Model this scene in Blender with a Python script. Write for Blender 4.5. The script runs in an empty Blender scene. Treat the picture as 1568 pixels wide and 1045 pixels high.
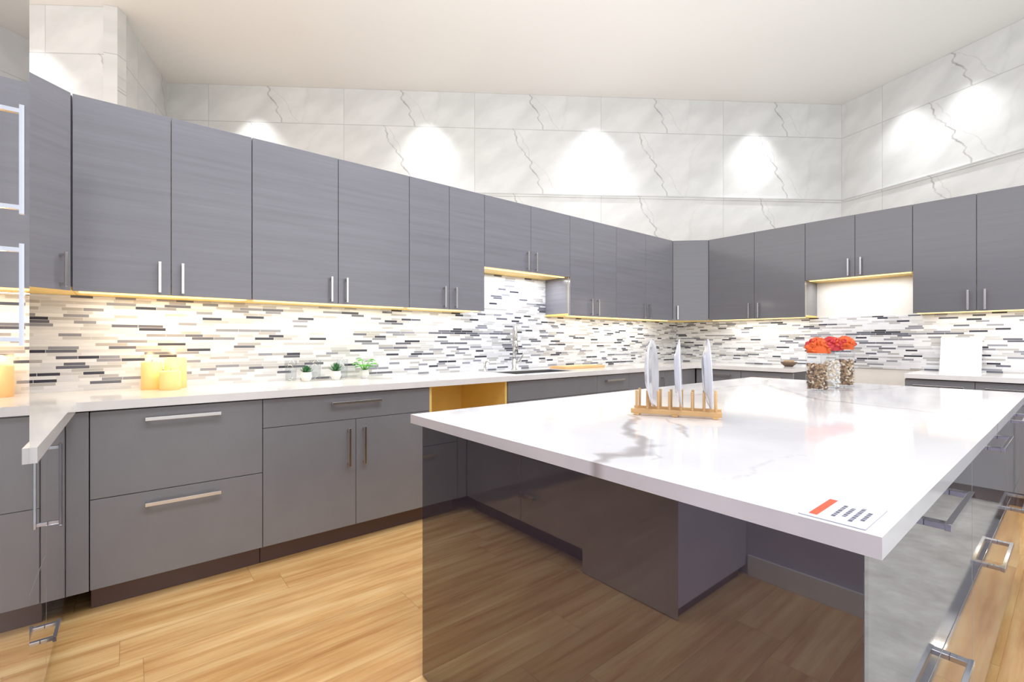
import bpy, math, random
from mathutils import Vector, Matrix, noise
random.seed(7)
scene=bpy.context.scene
scene.view_settings.view_transform='Standard'
H=1.166
# ---------------------------------------------------------------- node helpers
def lin(c):
    return tuple(((x/255)/12.92 if x/255<=0.04045 else ((x/255+0.055)/1.055)**2.4) for x in c)+(1,)
class N:
    def __init__(s,name):
        s.m=bpy.data.materials.new(name); s.m.use_nodes=True
        s.t=s.m.node_tree; s.n=s.t.nodes; s.l=s.t.links
        s.b=s.n['Principled BSDF']
    def new(s,t,**k):
        x=s.n.new(t)
        for a,b in k.items(): setattr(x,a,b)
        return x
    def link(s,a,b): s.l.new(a,b)
    def math(s,op,a,b=None,c=None):
        x=s.new('ShaderNodeMath',operation=op)
        for i,v in enumerate((a,b,c)):
            if v is None: continue
            if isinstance(v,(int,float)): x.inputs[i].default_value=v
            else: s.link(v,x.inputs[i])
        return x.outputs[0]
    def comb(s,a,b,c):
        x=s.new('ShaderNodeCombineXYZ')
        for i,v in enumerate((a,b,c)):
            if isinstance(v,(int,float)): x.inputs[i].default_value=v
            else: s.link(v,x.inputs[i])
        return x.outputs[0]
    def coords(s):
        tc=s.new('ShaderNodeTexCoord'); sp=s.new('ShaderNodeSeparateXYZ')
        s.link(tc.outputs['Object'],sp.inputs[0]); return sp.outputs[0],sp.outputs[1],sp.outputs[2]
    def noise(s,vec,scale=1,detail=3,rough=.5):
        x=s.new('ShaderNodeTexNoise'); x.inputs['Scale'].default_value=scale
        x.inputs['Detail'].default_value=detail; x.inputs['Roughness'].default_value=rough
        s.link(vec,x.inputs['Vector']); return x.outputs['Fac']
    def white(s,vec):
        x=s.new('ShaderNodeTexWhiteNoise',noise_dimensions='3D'); s.link(vec,x.inputs['Vector']); return x.outputs['Value']
    def ramp(s,f,stops,interp='LINEAR'):
        x=s.new('ShaderNodeValToRGB'); r=x.color_ramp; r.interpolation=interp
        while len(r.elements)<len(stops): r.elements.new(.5)
        for e,(p,c) in zip(r.elements,stops): e.position=p; e.color=c
        s.link(f,x.inputs[0]); return x.outputs[0]
    def mix(s,f,a,b,mode='MIX'):
        x=s.new('ShaderNodeMix',data_type='RGBA',blend_type=mode)
        for i,v in ((0,f),(6,a),(7,b)):
            if isinstance(v,(int,float,tuple)): x.inputs[i].default_value=v
            else: s.link(v,x.inputs[i])
        return x.outputs[2]
    def set(s,**k):
        for a,v in k.items():
            i=s.b.inputs[a.replace('_',' ')]
            if isinstance(v,(int,float,tuple)): i.default_value=v
            else: s.link(v,i)
        return s.m
def plain(name,c,rough=.5,metal=0,amp=.04,sc=9,**k):
    n=N(name); x,y,z=n.coords(); v=n.comb(x,y,z)
    f=n.noise(v,sc,2); c=lin(c)
    col=n.ramp(f,[(.2,tuple(q*(1-amp) for q in c[:3])+(1,)),(.8,tuple(min(1,q*(1+amp)) for q in c[:3])+(1,))])
    return n.set(Base_Color=col,Roughness=rough,Metallic=metal,**k)
# ---------------------------------------------------------------- materials
def grain(name,c,rough,amp=.10,**k):
    n=N(name); x,y,z=n.coords()
    v=n.comb(n.math('MULTIPLY',x,1.5),n.math('MULTIPLY',y,1.5),n.math('MULTIPLY',z,45))
    f=n.noise(v,1,4,.6); c=lin(c)
    col=n.ramp(f,[(.25,tuple(q*(1-amp) for q in c[:3])+(1,)),(.75,tuple(q*(1+amp) for q in c[:3])+(1,))])
    return n.set(Base_Color=col,Roughness=rough,**k)
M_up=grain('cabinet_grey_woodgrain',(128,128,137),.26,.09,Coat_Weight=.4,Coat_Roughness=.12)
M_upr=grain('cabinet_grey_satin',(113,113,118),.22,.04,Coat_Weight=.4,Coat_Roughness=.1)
M_base=plain('cabinet_grey_matte',(130,131,138),.3,0,Coat_Weight=.3,Coat_Roughness=.12)
M_seam=plain('cabinet_carcass_grey',(84,84,88),.5)
M_toe=plain('toe_kick_dark',(98,78,78),.3)
M_maple=plain('maple_interior',(250,216,128),.45)
M_gap=plain('maple_edge',(214,204,178),.5)
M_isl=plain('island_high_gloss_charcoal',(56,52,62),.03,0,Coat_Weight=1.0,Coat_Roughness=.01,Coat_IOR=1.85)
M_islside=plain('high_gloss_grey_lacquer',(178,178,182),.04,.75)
M_tall=plain('mirror_gloss_grey_lacquer',(184,183,192),.03,.55,Coat_Weight=1.0,Coat_IOR=2.0,Coat_Roughness=.01)
M_nick=plain('brushed_nickel',(205,203,201),.25,1)
M_chrome=plain('chrome',(186,189,198),.08,1)
M_white=plain('white_paint',(236,235,232),.6)
M_ceil=plain('ceiling_paint',(240,241,240),.8,0,amp=.006,sc=2)
M_lav=plain('lavender_grey_paint',(198,194,216),.6)
M_wick=plain('wick_black',(40,30,25),.8)
M_pot=plain('white_ceramic',(240,240,238),.3)
M_soil=plain('soil',(60,45,35),.9)
M_leafd=plain('succulent_green',(58,120,72),.5)
M_leafb=plain('bright_leaf_green',(88,190,50),.45)
M_steel=plain('stainless_steel',(170,170,172),.3,1)
M_org=plain('dried_orange_petals',(222,98,40),.6)
M_red=plain('dried_red_petals',(196,52,58),.6)
M_nut1=plain('nut_brown',(176,146,112),.5)
M_nut2=plain('nut_cream',(228,214,190),.5)
M_nut3=plain('nut_dark',(110,88,72),.5)
M_ink=plain('ink_grey',(96,98,112),.6)
M_lred=plain('label_orange_red',(226,86,52),.5)
M_paper=plain('label_paper',(205,209,226),.45)
M_card=plain('white_card',(244,244,244),.5)
M_bamboo=grain('bamboo',(226,184,128),.45,.08)
M_porc=plain('white_porcelain',(226,229,238),.12,0,Coat_Weight=.6)
M_quartz=plain('white_quartz',(236,236,238),.1)
n=N('candle_wax'); x,y,z=n.coords()
M_wax=n.set(Base_Color=lin((250,222,160)),Roughness=.5,Subsurface_Weight=.2,
  Emission_Color=n.ramp(n.math('MULTIPLY',z,6),[(0,lin((255,150,40))),(.5,lin((255,168,60))),(1,lin((255,220,140)))]),Emission_Strength=.42)
n=N('underside_glow_strip'); x,y,z=n.coords()  # added glowing strip, imitates the lit yellow underside of the wall cabinets
M_glow=n.set(Base_Color=n.ramp(n.noise(n.comb(x,y,z),60,1),[(0,lin((255,240,200))),(1,lin((255,236,190)))]),Emission_Color=lin((255,228,150)),Emission_Strength=1.6)
# thin glass
n=N('clear_glass'); tr=n.new('ShaderNodeBsdfTransparent'); gl=n.new('ShaderNodeBsdfGlossy'); gl.inputs['Roughness'].default_value=.02
tr.inputs[0].default_value=(.96,.97,.98,1)
lw=n.new('ShaderNodeLayerWeight'); lw.inputs[0].default_value=.3; mx=n.new('ShaderNodeMixShader')
n.link(n.math('MULTIPLY_ADD',n.math('POWER',lw.outputs['Facing'],3),.45,.03),mx.inputs[0]); n.link(tr.outputs[0],mx.inputs[1]); n.link(gl.outputs[0],mx.inputs[2])
n.link(mx.outputs[0],n.n['Material Output'].inputs[0]); M_glass=n.m
# mosaic tile
def tilemat(name):
    n=N(name); x,y,z=n.coords(); rh=.0165
    r=n.math('FLOOR',n.math('DIVIDE',z,rh)); fz=n.math('FRACT',n.math('DIVIDE',z,rh))
    r0=n.white(n.comb(r,3.1,0)); r1=n.white(n.comb(r,9.7,1))
    w=n.math('MULTIPLY_ADD',r1,.055,.075)
    xs=n.math('DIVIDE',n.math('ADD',x,n.math('MULTIPLY',r0,5)),w)
    c=n.math('FLOOR',xs); fx=n.math('FRACT',xs)
    idv=n.white(n.comb(c,r,2.2))
    col=n.ramp(idv,[(0,lin((236,239,246))),(.30,lin((220,223,230))),(.48,lin((204,206,211))),(.60,lin((186,186,188))),
        (.70,lin((234,237,243))),(.80,lin((148,151,164))),(.88,lin((104,107,121))),(.94,lin((62,64,77)))],'CONSTANT')
    g1=n.math('LESS_THAN',fz,.09); g2=n.math('LESS_THAN',n.math('MULTIPLY',fx,w),.0018)
    g=n.math('MAXIMUM',g1,g2)
    streak=n.noise(n.comb(n.math('MULTIPLY',x,14),n.math('MULTIPLY',idv,50),n.math('MULTIPLY',z,120)),1,3)
    col=n.mix(.18,col,n.ramp(streak,[(.3,(.45,.45,.46,1)),(.7,(1,1,1,1))]),'MULTIPLY')
    col=n.mix(g,col,lin((222,223,226)))
    return n.set(Base_Color=col,Roughness=n.math('MULTIPLY_ADD',g,.5,.16))
M_tile=tilemat('mosaic_backsplash_tile')
# marble panels
def marblemat():
    n=N('marble_wall_panel'); x,y,z=n.coords(); W=1.83; Hh=.931
    xs=n.math('DIVIDE',n.math('SUBTRACT',x,.55),W)
    p=n.math('MULTIPLY',n.math('FRACT',n.math('ADD',xs,20)),W)
    zr=n.math('DIVIDE',n.math('SUBTRACT',4.215+9*Hh,z),Hh)
    zt=n.math('MULTIPLY',n.math('FRACT',zr),Hh)
    def vein(a,b,seed,amp,th,frq):
        wob=n.noise(n.comb(n.math('MULTIPLY',zt,frq),seed,0),1,4,.5)
        L=n.math('ADD',n.math('MULTIPLY_ADD',zt,b,a),n.math('MULTIPLY',n.math('SUBTRACT',wob,.5),amp))
        d=n.math('ABSOLUTE',n.math('SUBTRACT',p,L))
        wid=n.math('MULTIPLY',n.noise(n.comb(n.math('MULTIPLY',zt,9),seed+4,0),1,2),th)
        mr=n.new('ShaderNodeMapRange'); n.link(d,mr.inputs[0]); n.link(wid,mr.inputs[2]); mr.inputs[1].default_value=0
        mr.inputs[3].default_value=1; mr.inputs[4].default_value=0
        return mr.outputs[0]
    v1=n.math('MULTIPLY',vein(.54,.52,1.3,.26,.030,5),n.math('MULTIPLY_ADD',n.noise(n.comb(n.math('MULTIPLY',zt,6),31.0,0),1,2),1.7,-.35))
    v2=n.math('MULTIPLY',vein(.60,.62,7.3,.34,.022,4),.18)
    v3=n.math('MULTIPLY',vein(1.5,-.3,3.9,.5,.06,2),.06)
    v=n.math('MAXIMUM',n.math('MAXIMUM',v1,v2),v3)
    cl=n.noise(n.comb(n.math('ADD',p,n.math('MULTIPLY',zt,.7)),zt,0),2.2,4)
    base=n.ramp(cl,[(.35,lin((212,213,212))),(.6,lin((225,226,225)))])
    col=n.mix(v,base,lin((112,107,107)))
    j1=n.math('LESS_THAN',p,.008); j2=n.math('LESS_THAN',zt,.012)
    col=n.mix(n.math('MULTIPLY',n.math('MAXIMUM',j1,j2),.35),col,lin((130,130,132)))
    return n.set(Base_Color=col,Roughness=.35)
M_marble=marblemat()
# wood floor
def woodfloor():
    n=N('oak_plank_floor'); x,y,z=n.coords(); pw=.182; pl=1.35
    r=n.math('FLOOR',n.math('DIVIDE',y,pw)); fy=n.math('FRACT',n.math('DIVIDE',y,pw))
    xs=n.math('DIVIDE',n.math('ADD',x,n.math('MULTIPLY',n.white(n.comb(r,1.7,0)),7)),pl)
    c=n.math('FLOOR',xs); fx=n.math('FRACT',xs); idv=n.white(n.comb(c,r,5))
    g=n.noise(n.comb(n.math('ADD',n.math('MULTIPLY',x,1.3),n.math('MULTIPLY',idv,40)),n.math('MULTIPLY',y,22),0),1,6,.65)
    g2=n.noise(n.comb(n.math('ADD',n.math('MULTIPLY',x,2.2),n.math('MULTIPLY',idv,90)),n.math('MULTIPLY',y,7),0),1,3,.5)
    col=n.ramp(g,[(.28,lin((200,148,92))),(.45,lin((229,184,124))),(.68,lin((246,214,158)))])
    col=n.mix(.65,col,n.ramp(g2,[(.3,(.72,.60,.48,1)),(.62,(1,1,1,1))]),'MULTIPLY')
    col=n.mix(1,col,n.ramp(idv,[(0,(.82,.75,.67,1)),(1,(1,1,1,1))]),'MULTIPLY')
    e=n.math('MAXIMUM',n.math('LESS_THAN',fy,.012),n.math('LESS_THAN',fx,.0018))
    col=n.mix(n.math('MULTIPLY',e,.45),col,lin((140,104,68)))
    return n.set(Base_Color=col,Roughness=.25)
M_floor=woodfloor()
n=N('polished_concrete'); x,y,z=n.coords(); f=n.noise(n.comb(x,y,z),5,8,.7)
M_conc=n.set(Base_Color=n.ramp(f,[(.3,lin((150,148,144))),(.7,lin((208,207,202)))]),Roughness=.4)
n=N('quartz_calacatta'); at=n.new('ShaderNodeAttribute',attribute_name='vein'); x,y,z=n.coords()
cl=n.noise(n.comb(x,y,z),3,4)
M_cal=n.set(Base_Color=n.mix(at.outputs['Fac'],n.ramp(cl,[(.35,lin((220,220,226))),(.6,lin((232,232,236)))]),lin((156,149,147))),Roughness=.08)
# ---------------------------------------------------------------- mesh builder
class B:
    def __init__(s,name): s.name=name; s.v=[];s.f=[];s.mi=[];s.sm=[];s.mats=[]
    def m(s,mat):
        if mat not in s.mats: s.mats.append(mat)
        return s.mats.index(mat)
    def add(s,vs,fs,mat,smooth=False):
        o=len(s.v); s.v+= [tuple(v) for v in vs]; k=s.m(mat)
        for f in fs: s.f.append(tuple(o+i for i in f)); s.mi.append(k); s.sm.append(smooth)
    def box(s,x0,x1,y0,y1,z0,z1,mat):
        vs=[(x,y,z) for z in (z0,z1) for x,y in ((x0,y0),(x1,y0),(x1,y1),(x0,y1))]
        s.add(vs,[(3,2,1,0),(4,5,6,7),(0,1,5,4),(1,2,6,5),(2,3,7,6),(3,0,4,7)],mat)
    def prism(s,pts,z0,z1,mat):
        n=len(pts); vs=[(x,y,z0) for x,y in pts]+[(x,y,z1) for x,y in pts]
        s.add(vs,[tuple(range(n))[::-1],tuple(range(n,2*n))]+[(i,(i+1)%n,n+(i+1)%n,n+i) for i in range(n)],mat)
    def lathe(s,prof,cx,cy,mat,seg=24,smooth=True,M=None):
        vs=[];fs=[];k=len(prof)
        for i in range(seg):
            a=2*math.pi*i/seg
            for r,z in prof:
                p=Vector((cx+r*math.cos(a),cy+r*math.sin(a),z)); vs.append(M@p if M else p)
        for i in range(seg):
            j=(i+1)%seg
            for q in range(k-1): fs.append((i*k+q,j*k+q,j*k+q+1,i*k+q+1))
        s.add(vs,fs,mat,smooth)
    def tube(s,path,r,mat,seg=12,caps=True):
        P=[Vector(p) for p in path]; vs=[];fs=[]; prev=None
        for i,p in enumerate(P):
            t=(P[min(i+1,len(P)-1)]-P[max(i-1,0)]).normalized()
            if prev is None: a=t.orthogonal().normalized()
            else: a=(prev-t*prev.dot(t)).normalized()
            prev=a; b=t.cross(a); rr=r[i] if isinstance(r,(list,tuple)) else r
            for j in range(seg):
                q=2*math.pi*j/seg; vs.append(p+a*math.cos(q)*rr+b*math.sin(q)*rr)
        for i in range(len(P)-1):
            for j in range(seg):
                k=(j+1)%seg; fs.append((i*seg+j,i*seg+k,(i+1)*seg+k,(i+1)*seg+j))
        if caps: fs.append(tuple(range(seg))[::-1]); fs.append(tuple((len(P)-1)*seg+j for j in range(seg)))
        s.add(vs,fs,mat,True)
    def ball(s,c,r,mat,seg=8,ring=6,rot=None):
        rx,ry,rz=(r,r,r) if isinstance(r,(int,float)) else r
        vs=[];fs=[]
        for i in range(ring+1):
            a=math.pi*i/ring
            for j in range(seg):
                b=2*math.pi*j/seg
                p=Vector((rx*math.sin(a)*math.cos(b),ry*math.sin(a)*math.sin(b),rz*math.cos(a)))
                if rot: p=rot@p
                vs.append(p+Vector(c))
        for i in range(ring):
            for j in range(seg):
                k=(j+1)%seg; fs.append((i*seg+j,(i+1)*seg+j,(i+1)*seg+k,i*seg+k))
        s.add(vs,fs,mat,True)
    def build(s,loc=(0,0,0),rot=0,bevel=0):
        me=bpy.data.meshes.new(s.name); me.from_pydata(s.v,[],s.f)
        for m in s.mats: me.materials.append(m)
        for p,k,sm in zip(me.polygons,s.mi,s.sm): p.material_index=k; p.use_smooth=sm
        me.update(); o=bpy.data.objects.new(s.name,me); scene.collection.objects.link(o)
        o.location=loc; o.rotation_euler=(0,0,rot)
        if bevel:
            b=o.modifiers.new('bevel','BEVEL'); b.width=bevel; b.segments=2; b.limit_method='ANGLE'; b.angle_limit=math.radians(50)
        return o
def hnd_v(b,x,zc,L,d,mat,t=.013,out=.034):
    b.box(x-t/2,x+t/2,-d-out,-d-out+.008,zc-L/2,zc+L/2,mat)
    for z in (zc-L/2+.012,zc+L/2-.012): b.box(x-.005,x+.005,-d-out+.006,-d,z-.006,z+.006,mat)
def hnd_h(b,xc,z,L,d,mat,t=.016,out=.036):
    b.box(xc-L/2,xc+L/2,-d-out,-d-out+.009,z-t/2,z+t/2,mat)
    for x in (xc-L/2+.012,xc+L/2-.012): b.box(x-.007,x+.007,-d-out+.006,-d,z-.005,z+.005,mat)
# ---------------------------------------------------------------- layout constants
YA=3.27; XB=5.38; XL=-.816
UB,UT=1.40,2.306
RB=-math.pi/2; RL=math.pi/2
G=.0015
def upper(loc,rot,xs,z0=UB,z1=UT,d=.33,mat=M_up,single=None):
    b=B('wall_cabinet'); w=xs[-1]
    b.box(G,w-G,-(d-.03),-.001,z0+.018,z1-.002,mat)
    b.box(G,w-G,-(d-.022),-(d-.03),z0+.018,z1-.002,M_gap)
    b.box(G,w-G,-(d-.022),-.001,z0,z0+.018,M_maple)
    b.box(.02,w-.02,-(d-.05),-(d-.075),z0-.006,z0,M_glow)
    for i in range(len(xs)-1):
        b.box(xs[i]+.0018,xs[i+1]-.0018,-d,-(d-.02),z0-.002,z1,mat)
    for hx in single: hnd_v(b,hx,z0+.085,.155,d,M_nick)
    return b.build(loc,rot,.0012)
e=.047
def ua(x0,x1,x2,**k): return upper((x0,YA,0),0,[0,x1-x0,x2-x0],single=[x1-x0-e,x1-x0+e],**k)
ua(-.206,.163,.529); ua(.529,1.007,1.494); ua(1.494,1.815,2.134)
ua(2.134,2.616,3.092,z0=1.75); ua(3.092,3.415,3.76); ua(3.76,4.255,4.77)
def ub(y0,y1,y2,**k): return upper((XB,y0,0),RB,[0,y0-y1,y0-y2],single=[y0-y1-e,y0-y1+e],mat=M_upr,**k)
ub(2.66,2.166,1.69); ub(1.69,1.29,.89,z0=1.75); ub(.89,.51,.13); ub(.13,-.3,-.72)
upper((XL,1.60,0),RL,[0,.53,1.058],single=[.48,.58])
def diag(P,sx,hside,mat):
    b=B('corner_wall_cabinet'); a=.61-.001; c=.33
    pts=[(0,0),(sx*a,0),(sx*a,-c+.02),(sx*(c-.02),-a),(0,-a)]
    pts=[(sx*.002 if q[0]==0 else q[0],-.002 if q[1]==0 else q[1]) for q in pts]
    if sx<0: pts=pts[::-1]
    pts=pts[::-1]
    b.prism(pts,UB+.018,UT-.002,mat); b.prism(pts,UB,UB+.018,M_maple)
    p1=Vector((sx*a,-c)); p2=Vector((sx*c,-a)); d=(p2-p1).normalized(); nn=Vector((sx,-1)).normalized()
    q1=p1+d*.004; q2=p2-d*.004
    quad=[q1,q2,q2-nn*.014,q1-nn*.014]
    b.prism([tuple(q) for q in quad][::(1 if sx<0 else -1)],UB-.002,UT,mat)
    h=p1+d*(.05 if hside==0 else (p2-p1).length-.05)
    def obox(c0,c1,n0,n1,z0,z1):
        pts=[h+d*c0+nn*n0,h+d*c1+nn*n0,h+d*c1+nn*n1,h+d*c0+nn*n1]; b.prism([tuple(q) for q in pts],z0,z1,M_nick)
    obox(-.006,.006,.026,.034,UB+.01,UB+.165)
    obox(-.005,.005,0,.028,UB+.017,UB+.029); obox(-.005,.005,0,.028,UB+.147,UB+.159)
    return b.build((P[0],P[1],0),0,.001)
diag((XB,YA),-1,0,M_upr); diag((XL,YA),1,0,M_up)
# ---------------------------------------------------------------- base cabinets
BD=.61; CT0,CT1=.872,.91
def base(loc,rot,w,fronts,vh=(),hh=(),d=BD,mat=M_base,hm=M_nick,hl=.29,ztop=.868,name='base_cabinet',t=.016):
    b=B(name)
    b.box(G,w-G,-(d-.022),-.002,.1,ztop,M_seam)
    b.box(G,w-G,-(d-.07),-.01,.001,.1,M_toe)
    for x0,x1,z0,z1 in fronts: b.box(x0+.0015,x1-.0015,-d,-(d-.02),z0+.0015,z1-.0015,mat)
    for x,z,L in vh: hnd_v(b,x,z,L,d,hm,.014)
    for x,z in hh: hnd_h(b,x,z,hl,d,hm,t)
    return b.build(loc,rot,.0012)
base((-.132,YA,0),0,.659,[(0,.659,.105,.49),(0,.659,.49,.865)],hh=[(.329,.437),(.329,.818)])
base((.527,YA,0),0,.968,[(0,.968,.716,.865),(0,.485,.105,.716),(.485,.968,.105,.716)],vh=[(.485-.045,.56,.22),(.485+.045,.56,.22)],hh=[(.485,.817)])
base((2.143,YA,0),0,.99,[(0,.99,.716,.865),(0,.495,.105,.716),(.495,.99,.105,.716)],vh=[(.45,.56,.22),(.54,.56,.22)],ztop=.66)
base((3.133,YA,0),0,.451,[(0,.451,.716,.865),(0,.451,.41,.716),(0,.451,.105,.41)],hh=[(.225,.817),(.225,.66),(.225,.35)],hl=.25)
base((3.584,YA,0),0,1.18,[(0,.59,.105,.865),(.59,1.17,.105,.865)],vh=[(.53,.7,.22)])
b=B('corner_base_filler'); b.box(-.205,-.134,-.61,-.59,.105,.865,M_base); b.box(-.205,-.134,-.59,-.02,.1,.865,M_seam); b.build((0,YA,0),0,.001)
base((XL,1.592,0),RL,1.066,[(0,.5,.105,.49),(0,.5,.49,.865),(.5,1.066,.105,.865)],vh=[(.54,.695,.27)],hh=[(.42,.27)],mat=M_tall,hm=M_chrome,hl=.12)
base((XB,2.655,0),RB,.962,[(0,.48,.716,.865),(.48,.962,.716,.865),(0,.48,.105,.716),(.48,.962,.105,.716)],vh=[(.44,.56,.2),(.52,.56,.2)],hh=[(.24,.817),(.72,.817)],mat=M_base)
base((XB,.89,0),RB,.8,[(0,.4,.716,.865),(.4,.8,.716,.865),(0,.4,.105,.716),(.4,.8,.105,.716)],vh=[(.36,.56,.2),(.44,.56,.2)],hh=[(.2,.817),(.6,.817)])
base((XB,.09,0),RB,.8,[(0,.4,.105,.865),(.4,.8,.105,.865)],vh=[(.36,.6,.2),(.44,.6,.2)])
b=B('open_base_cabinet')
b.box(.002,.02,-.6,-.01,.1,.868,M_maple); b.box(.628,.646,-.6,-.01,.1,.868,M_maple)
b.box(.02,.628,-.022,-.01,.1,.868,M_maple); b.box(.02,.628,-.6,-.022,.1,.118,M_maple); b.box(.002,.646,-.54,-.1,.001,.1,M_toe)
b.build((1.495,YA,0),0,.001)
b=B('tall_pantry_cabinet')
b.box(XL+.002,-.207,1.062,1.588,.05,2.30,M_lav)
b.box(-.207,-.187,1.062,1.588,.05,2.30,M_lav)
b.box(-.187,-.185,1.06,1.588,.004,2.30,M_tall)
b.box(XL+.05,-.2,1.08,1.57,.001,.05,M_toe)
for z0,z1 in ((1.409,1.617),(1.157,1.352)):
    b.box(-.163,-.156,1.28,1.292,z0,z1,M_chrome)
    for z in (z0+.012,z1-.012): b.box(-.185,-.157,1.281,1.291,z-.004,z+.004,M_chrome)
b.build()
# ---------------------------------------------------------------- countertops
b=B('countertop'); Fy=2.635
b.box(XL+.002,2.30,Fy,YA-.009,CT0,CT1,M_quartz)
b.box(2.30,3.0,Fy,2.76,CT0,CT1,M_quartz); b.box(2.30,3.0,3.10,YA-.009,CT0,CT1,M_quartz)
b.box(3.0,XB-.009,Fy,YA-.009,CT0,CT1,M_quartz)
b.box(XL+.009,-.172,1.592,Fy,CT0,CT1,M_quartz)
b.box(4.745,XB-.009,1.692,Fy,CT0,CT1,M_quartz)
b.build()
b=B('countertop'); b.box(4.745,XB-.009,-.72,.888,CT0,CT1,M_quartz); b.build(bevel=.002)
b=B('kitchen_sink')
b.box(2.302,2.312,2.762,3.098,.70,.905,M_steel); b.box(2.988,2.998,2.762,3.098,.70,.905,M_steel)
b.box(2.312,2.988,2.762,2.772,.70,.905,M_steel); b.box(2.312,2.988,3.088,3.098,.70,.905,M_steel)
b.box(2.302,2.998,2.762,3.098,.69,.70,M_steel); b.lathe([(0,.702),(.04,.702),(.045,.7)],2.65,2.93,M_chrome)
b.build()
# ---------------------------------------------------------------- backsplash
b=B('backsplash_tile'); b.box(XL+.009,XB-.001,-.008,-.001,.91,UB-.001,M_tile); b.box(2.136,3.09,-.008,-.001,UB-.001,1.749,M_tile); b.build((0,YA,0))
b=B('backsplash_tile'); b.box(.01,3.98,-.008,-.001,.91,UB-.001,M_tile); b.build((XB,YA,0),RB)
b=B('backsplash_tile'); b.box(1.6,3.26,-.008,-.001,.91,UB-.001,M_tile); b.build((XL,0,0),RL)
# ---------------------------------------------------------------- room
b=B('wall_back'); b.box(XL-.1,XB+.1,YA,YA+.1,0,2.29,M_white); b.build()
b=B('wall_right'); b.box(XB,XB+.1,-.8,YA-.001,0,2.29,M_white); b.build()
b=B('wall_left'); b.box(XL-.1,XL,-3.2,YA-.001,0,2.6,M_lav); b.build()
b=B('baseboard_left'); b.box(XL+.001,XL+.015,-3.2,1.05,.001,.1,M_white); b.build()
b=B('floor'); b.box(-6,10,.06,9.2,-.05,0,M_floor); b.box(-6,10,-7,.02,-.05,0,M_conc); b.box(-6,10,.02,.06,-.05,.002,M_chrome); b.build()
CZ=4.715
b=B('ceiling'); b.box(-6,10,-7,9.2,CZ,CZ+.1,M_ceil); b.build()
P0=Vector((.392,7.955));P1=Vector((8.27,2.269));P2=Vector((-.102,6.485));P3=Vector((-2.6,8.35));PE=Vector((5.40,-5.72))
def mw(name,a,c,ext=0,ti=0):
    L=(c-a).length; ang=math.atan2(c.y-a.y,c.x-a.x)
    b=B(name); b.box(0,L+ext,0,.12,0,CZ-.002,M_marble); b.build((a.x,a.y,0),ang)
    b=B('trim_%d'%ti); b.box(0.03,L-.03,-.02,-.001,3.27,3.285,M_marble); b.box(0.03,L-.03,-.012,-.001,3.245,3.27,M_marble); b.build((a.x,a.y,0),ang)
mw('wall_marble_back',P0,P1,0,1); mw('wall_marble_right',P1,PE,0,2); mw('wall_marble_return',P2,P0,0,3); mw('wall_marble_left',P3,P2,0,4)
# ---------------------------------------------------------------- island
IX0,IX1,IY0,IY1=.757,3.42,.164,1.482
def seg_d(px,py,a,b):
    ax,ay=a;bx,by=b; dx,dy=bx-ax,by-ay; t=max(0,min(1,((px-ax)*dx+(py-ay)*dy)/(dx*dx+dy*dy)))
    return math.hypot(px-ax-t*dx,py-ay-t*dy),t
veins=[([(1.34,1.0),(1.29,.94),(1.17,.87),(1.08,.80),(.98,.665),(.90,.645),(.82,.66),(.757,.64)],[.005,.012,.018,.02,.022,.03,.02,.012],.75),
 ([(1.37,.85),(1.29,.79),(1.22,.72),(1.15,.65)],[.004,.012,.010,.003],.6),
 ([(.95,.66),(.9,.60),(.85,.585)],[.008,.008,.003],.4),
 ([(3.42,1.35),(2.9,1.2),(2.6,.95),(2.33,.74),(2.25,.4),(2.1,.164)],[.01,.02,.02,.015,.01,.008],.5),
 ([(2.9,1.2),(2.5,1.25),(2.1,1.15),(1.7,1.3),(1.5,1.482)],[.01,.01,.012,.008,.006],.3),
 ([(.757,1.2),(.9,1.12),(1.1,1.1)],[.006,.005,.003],.3),
 ([(.757,.45),(.9,.40),(1.05,.42),(1.3,.36)],[.006,.005,.004,.002],.2),
 ([(2.6,.95),(3.0,.7),(3.42,.62)],[.012,.014,.01],.45)]
nx,ny=300,150; vs=[];val=[]
for i in range(nx+1):
    x=IX0+(IX1-IX0)*(i/nx)**1.25
    for j in range(ny+1):
        y=IY0+(IY1-IY0)*j/ny; vs.append((x,y,.91))
        wx=x+.03*(noise.fractal(Vector((x*9,y*9,0)),1,2,4)); wy=y+.03*(noise.fractal(Vector((x*9,y*9,7)),1,2,4)); m=0
        for pts,ws,st in veins:
            for k in range(len(pts)-1):
                if min(pts[k][0],pts[k+1][0])-.1>wx or max(pts[k][0],pts[k+1][0])+.1<wx: continue
                d,t=seg_d(wx,wy,pts[k],pts[k+1]); w=ws[k]*(1-t)+ws[k+1]*t
                m=max(m,st*max(0,1-(d/(w*1.15))**2))
        val.append(m)
fs=[(i*(ny+1)+j,(i+1)*(ny+1)+j,(i+1)*(ny+1)+j+1,i*(ny+1)+j+1) for i in range(nx) for j in range(ny)]
bd=[i*(ny+1) for i in range(nx+1)]+[nx*(ny+1)+j for j in range(1,ny+1)]+[i*(ny+1)+ny for i in range(nx-1,-1,-1)]+[j for j in range(ny-1,0,-1)]
o=len(vs)
for k in bd: vs.append((vs[k][0],vs[k][1],.880)); val.append(val[k])
nb=len(bd)
for k in range(nb): fs.append((bd[k],o+k,o+(k+1)%nb,bd[(k+1)%nb]))
fs.append(tuple(o+k for k in range(nb))[::-1])
isl=bpy.data.objects.new('kitchen_island',None); scene.collection.objects.link(isl)
me=bpy.data.meshes.new('island_top'); me.from_pydata(vs,[],fs); me.materials.append(M_cal)
at=me.attributes.new('vein','FLOAT','POINT'); at.data.foreach_set('value',val); me.update()
top=bpy.data.objects.new('island_top',me); scene.collection.objects.link(top); top.parent=isl
b=B('island_body')
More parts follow.
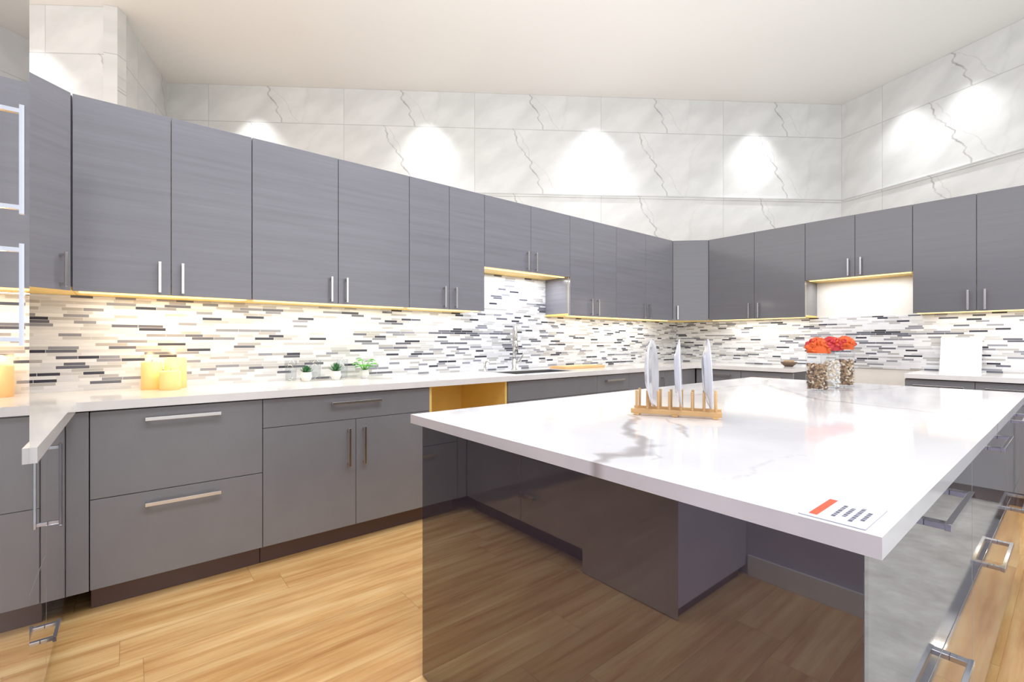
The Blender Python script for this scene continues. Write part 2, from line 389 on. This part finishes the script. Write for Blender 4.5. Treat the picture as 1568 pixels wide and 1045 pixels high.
bx0,bx1,by0,by1=.787,3.39,.192,1.452
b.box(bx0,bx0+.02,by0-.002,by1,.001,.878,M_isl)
b.box(bx0+.022,bx1,by0+.03,by1-.002,.08,.878,M_seam)
b.box(bx0+.022,bx1,by0+.08,by1-.002,.001,.08,M_toe)
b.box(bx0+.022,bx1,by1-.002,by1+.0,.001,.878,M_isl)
xs=[bx0+.022,1.81,2.80,bx1]
for i in range(3):
    for z0,z1 in ((.09,.49),(.49,.872)):
        b.box(xs[i]+.002,xs[i+1]-.002,by0,by0+.02,z0+.002,z1-.002,M_islside)
        hc=(1.33,2.3,3.1)[i]; 
        z=z1-.055
        b.box(hc-.15,hc+.15,by0-.04,by0-.03,z-.007,z+.007,M_chrome)
        for xx in (hc-.138,hc+.138): b.box(xx-.01,xx+.01,by0-.034,by0,z-.006,z+.006,M_chrome)
bo=b.build(bevel=.0012); bo.parent=isl
# ---------------------------------------------------------------- dish rack + plates
b=B('dish_rack')
for yy in (-.04,.04):
    b.box(-.145,.145,yy-.007,yy+.007,.006,.022,M_bamboo)
    for i in range(8):
        xx=-.126+i*.036; b.tube([(xx,yy,.02),(xx,yy,.085)],.0045,M_bamboo,8)
for xx in (-.125,0,.125): b.box(xx-.009,xx+.009,-.052,.052,0,.0065,M_bamboo)
rk=math.radians(-62); cx,cy=1.455,.885
b.build((cx,cy,.9105),rk,.001)
for k,xx in enumerate((-.09,-.0,.09)):
    b=B('dinner_plate'); R=.118
    prof=[(0,.0),(.06,.0),(.066,-.003),(.07,.001),(.095,.006),(R,.014),(R+.001,.017),(R-.004,.018),(.09,.010),(.066,.006),(0,.005)]
    b.lathe(prof,0,0,M_porc,40)
    ob=b.build()
    c,s=math.cos(rk),math.sin(rk)
    ob.rotation_mode='XYZ'
    ob.matrix_world=Matrix.Translation((cx+c*xx,cy+s*xx,.9105+.0235+R+.002))@Matrix.Rotation(rk+math.radians((-3,2,4)[k]),4,'Z')@Matrix.Rotation(math.radians(88),4,'Y')
# ---------------------------------------------------------------- jars
def jar(x,y,r,h,nm,lm,s=1):
    b=B('glass_jar')
    b.lathe([(0,.002),(r*.9,.002),(r,.008),(r,h-.012),(r*.9,h)],0,0,M_glass,28)
    rr=r-.007
    ht=h*.74
    for k in range(300):
        a=random.random()*6.283; q=rr-.004-(random.random()**3)*rr*.3; z=.012+random.random()*(ht-.012)
        rot=Matrix.Rotation(random.random()*3,3,'X')@Matrix.Rotation(random.random()*3,3,'Z')
        b.ball((q*math.cos(a),q*math.sin(a),z),(.0065,.005,.009),random.choice(nm),6,4,rot)
    b.lathe([(0,.01),(rr*.8,.01),(rr*.8,ht-.01),(0,ht-.005)],0,0,nm[0],16)
    b.lathe([(r*.88,h-.002),(r*.95,h+.002),(r*.9,h+.008),(0,h+.01)],0,0,M_glass,24)
    for k in range(80):
        a=random.random()*6.283; el=random.random()**.7*1.45; R=r*1.0
        p=(R*math.cos(el)*math.cos(a),R*math.cos(el)*math.sin(a),h+.014+R*1.25*math.sin(el))
        rot=Matrix.Rotation(random.random()*3,3,'X')@Matrix.Rotation(random.random()*3,3,'Y')
        b.ball(p,(.016,.012,.006),lm if random.random()<.8 else (M_red if lm is M_org else M_org),7,5,rot)
    b.lathe([(r*.9,h+.008),(r*.95,h+.03),(r*.7,h+.03+r*.6),(0,h+.03+r*.95)],0,0,lm,16)
    b.build((x,y,.9105))
jar(2.76,.868,.052,.185,[M_nut1,M_nut2,M_nut3],M_org)
jar(2.97,.868,.048,.195,[M_nut2,M_pot],M_red)
jar(3.12,.845,.047,.20,[M_nut1,M_nut3,M_nut2],M_org)
# label card
b=B('price_label_card'); b.box(.767,.880,.184,.266,.9105,.9113,M_paper)
for k,(a,c) in enumerate(((.79,.855),(.80,.85),(.785,.86),(.80,.845))): 
    y=.229-k*.011
    xx=a
    while xx<c:
        w=.003+random.random()*.006; b.box(xx,min(xx+w,c),y-.0025,y+.0025,.9113,.9115,M_ink); xx+=w+.0025
b.box(.778,.872,.245,.256,.9113,.9115,M_lred)
b.build()
# ---------------------------------------------------------------- candles
for x,y,r,h in ((.09,3.14,.045,.145),(.195,3.15,.05,.165),(.165,3.035,.047,.10)):
    b=B('pillar_candle'); b.lathe([(0,.0),(r,.0),(r,h-.006),(r-.004,h),(r*.6,h-.006),(0,h-.01)],0,0,M_wax,32)
    b.tube([(0,0,h-.012),(.001,0,h+.004),(.003,0,h+.01)],.0012,M_wick,6)
    b.build((x,y,.9105))
    l=bpy.data.lights.new('candle_glow','POINT'); l.energy=.45; l.color=(1,.6,.25); l.shadow_soft_size=.015
    o=bpy.data.objects.new('candle_glow',l); scene.collection.objects.link(o); o.location=(x,y,.9105+h+.03)
# ---------------------------------------------------------------- plants
def pot(b,r,h):
    prof=[(0,0),(r*.62,0),(r,h*.45),(r*.85,h),(r*.75,h),(r*.75,h*.9),(0,h*.9)]
    b.lathe(prof,0,0,M_pot,8,False); b.lathe([(r*.74,h*.91),(0,h*.93)],0,0,M_soil,8,False)
def leaf(b,base,d,L,w,mat,curl=.3):
    d=Vector(d).normalized(); s=d.cross(Vector((0,0,1))); s=s.normalized() if s.length>.01 else Vector((1,0,0)); u=s.cross(d)
    vs=[];fs=[];K=5
    for i in range(K+1):
        t=i/K; c=Vector(base)+d*L*t+u*(curl*L*t*t)*-1; ww=w*math.sin(math.pi*min(1,.12+t*.88))**.8
        vs+= [c-s*ww,c+u*ww*-.3,c+s*ww]
    for i in range(K): 
        q=i*3; fs+=[(q,q+1,q+4,q+3),(q+1,q+2,q+5,q+4)]
    b.add(vs,fs,mat,True)
for x,kind in ((.868,0),(1.053,1),(1.245,2)):
    b=B('potted_succulent' if kind<2 else 'potted_leafy_plant'); pot(b,.036,.058)
    if kind<2:
        for k in range(34):
            a=k*2.4; el=.3+1.2*(k/34); L=.05 if kind==0 else .065
            leaf(b,(0,0,.052),(math.cos(a)*math.cos(el),math.sin(a)*math.cos(el),math.sin(el)),L,.006 if kind else .008,M_leafd,-.1)
    else:
        for k in range(22):
            a=k*2.4; el=.45+1.0*((k*7%22)/22); L=.04+.05*random.random()
            tip=Vector((math.cos(a)*math.cos(el)*L,math.sin(a)*math.cos(el)*L,.055+math.sin(el)*L))
            b.tube([(0,0,.05),tuple(tip)],.0012,M_leafb,5)
            leaf(b,tuple(tip),(math.cos(a),math.sin(a),.25),.036,.019,M_leafb,.5)
    b.build((x,3.12,.9105))
for x in (.95,1.13,.80):
    b=B('drinking_glass'); b.lathe([(0,.004),(.03,.004),(.03,0),(.032,0),(.036,.13),(.034,.13),(.030,.006)],0,0,M_glass,24); b.build((x,3.215,.9105))
# ---------------------------------------------------------------- faucet, soap dispenser
b=B('kitchen_faucet')
b.lathe([(0,0),(.027,0),(.027,.006),(.02,.012),(.018,.10),(.0,.10)],0,0,M_nick,24)
path=[(0,0,.09),(0,0,.28)]
for k in range(1,13):
    a=math.pi*k/12; path.append((0,-.08+.08*math.cos(a),.28+.105*math.sin(a)))
path.append((0,-.16,.26)); b.tube(path,.014,M_nick,14)
b.tube([(0,-.16,.26),(0,-.161,.22),(0,-.162,.15)],[.016,.02,.021],M_nick,16)
b.tube([(.015,0,.075),(.05,0,.085)],.011,M_nick,12); b.tube([(.05,0,.085),(.075,0,.13),(.085,0,.165)],[.008,.006,.005],M_nick,10)
b.build((2.62,3.165,.9105),math.radians(-35))
b=B('soap_dispenser'); b.lathe([(0,0),(.02,0),(.018,.008),(.01,.012),(.009,.06),(.012,.065),(.012,.08),(0,.082)],0,0,M_nick,18)
b.tube([(0,0,.075),(0,-.03,.085),(0,-.06,.078)],.005,M_nick,8); b.build((2.30,3.165,.9105))
b=B('cutting_board'); b.box(0,.55,0,.20,0,.022,M_bamboo); b.box(.02,.53,.02,.18,.022,.0235,M_bamboo); b.build((3.02,2.93,.9105),0,.004)
b=B('folded_display_card'); 
b.add([(0,0,0),(0,-.25,0),(.07,-.25,.285),(.07,0,.285),(.004,0,0),(.004,-.25,0),(.074,-.25,.285),(.074,0,.285)],[(3,2,1,0),(4,5,6,7),(0,1,5,4),(1,2,6,5),(2,3,7,6),(3,0,4,7)],M_card)
b.build((5.27,.755,.9105))
b=B('fruit_bowl'); b.lathe([(0,0),(.035,0),(.07,.03),(.075,.045),(.07,.045),(.03,.01),(0,.008)],0,0,M_nut3,24)
for k in range(5): b.ball((.03*math.cos(k*1.26),.03*math.sin(k*1.26),.045),.02,M_nut1,10,8)
b.build((5.12,1.86,.9105))
# ---------------------------------------------------------------- lights
def area(name,loc,sx,sy,p,c=(1,1,1),rot=(0,0,0)):
    l=bpy.data.lights.new(name,'AREA'); l.shape='RECTANGLE'; l.size=sx; l.size_y=sy; l.energy=p; l.color=c
    o=bpy.data.objects.new(name,l); scene.collection.objects.link(o); o.location=loc; o.rotation_euler=rot; return o
for i,(x,y) in enumerate(((1.2,1.9),(3.6,1.6),(.2,-.5),(2.6,-1.0))):
    area('overhead_fill_%d'%i,(x,y,4.6),1.4,1.4,(46,30,72,34)[i])  # overhead fill panels added to light the room and left wall
area('upward_fill',(2.3,3.12,2.33),5.0,.2,30,(1,1,1),(math.pi,0,0))  # unseen upward fills, added to brighten the ceiling and upper marble
area('upward_fill',(5.24,.9,2.33),.2,3.2,16,(1,1,1),(math.pi,0,0))
area('upward_fill',(-.5,1.9,2.36),.3,2.4,22,(1,1,1),(math.pi,0,0))
for i,(x0,x1) in enumerate(((-.2,.52),(.54,1.48),(1.5,2.12),(3.1,3.75),(3.78,4.75))):
    area('under_cabinet_light',((x0+x1)/2,YA-.13,UB-.012),x1-x0-.06,.03,2.2*(x1-x0),((1,.88,.66),(1,.92,.76),(1,.97,.92),(1,.95,.85),(1,.95,.85))[i])
area('under_cabinet_light',(2.6,YA-.17,1.738),.8,.03,4.5,(.95,.97,1))
for y0,y1 in ((1.7,2.6),(-.7,.85)):
    area('under_cabinet_light',(XB-.13,(y0+y1)/2,UB-.012),.03,y1-y0-.06,2.0*(y1-y0),(1,.95,.86))
area('under_cabinet_light',(XB-.17,1.29,1.738),.03,.7,2.6,(1,1,1))
W1=(P1-P0).normalized(); n1=Vector((W1.y,-W1.x)); W2=(PE-P1).normalized(); n2=Vector((W2.y,-W2.x))
def mkspot(pt,nn,e):
    q=pt+nn*.32
    l=bpy.data.lights.new('wall_washer','SPOT'); l.energy=e; l.spot_size=math.radians(80); l.spot_blend=.95; l.shadow_soft_size=.03
    o=bpy.data.objects.new('wall_washer',l); scene.collection.objects.link(o); o.location=(q.x,q.y,4.66)
for s in (1.2,3.55,5.95,8.35): mkspot(P0+W1*s,n1,105)
for s in (.87,1.52,2.9): mkspot(P1+W2*s,n2,70)
l=bpy.data.lights.new('wall_washer','SPOT'); l.energy=90; l.spot_size=math.radians(78); l.spot_blend=.9
o=bpy.data.objects.new('wall_washer',l); scene.collection.objects.link(o); W3=(P2-P3).normalized(); q=P3+W3*2.3+Vector((W3.y,-W3.x))*.32; o.location=(q.x,q.y,4.66)
w=bpy.data.worlds.new('World'); scene.world=w; w.use_nodes=True
w.node_tree.nodes['Background'].inputs[0].default_value=(.97,.98,1,1); w.node_tree.nodes['Background'].inputs[1].default_value=1.95
# ---------------------------------------------------------------- camera
cam=bpy.data.cameras.new('camera'); co=bpy.data.objects.new('camera',cam); scene.collection.objects.link(co)
cam.sensor_width=36; cam.lens=36*714/1568; cam.clip_start=.02
co.location=(0,0,H); co.rotation_euler=(math.pi/2,0,-math.radians(39.34)); scene.camera=co
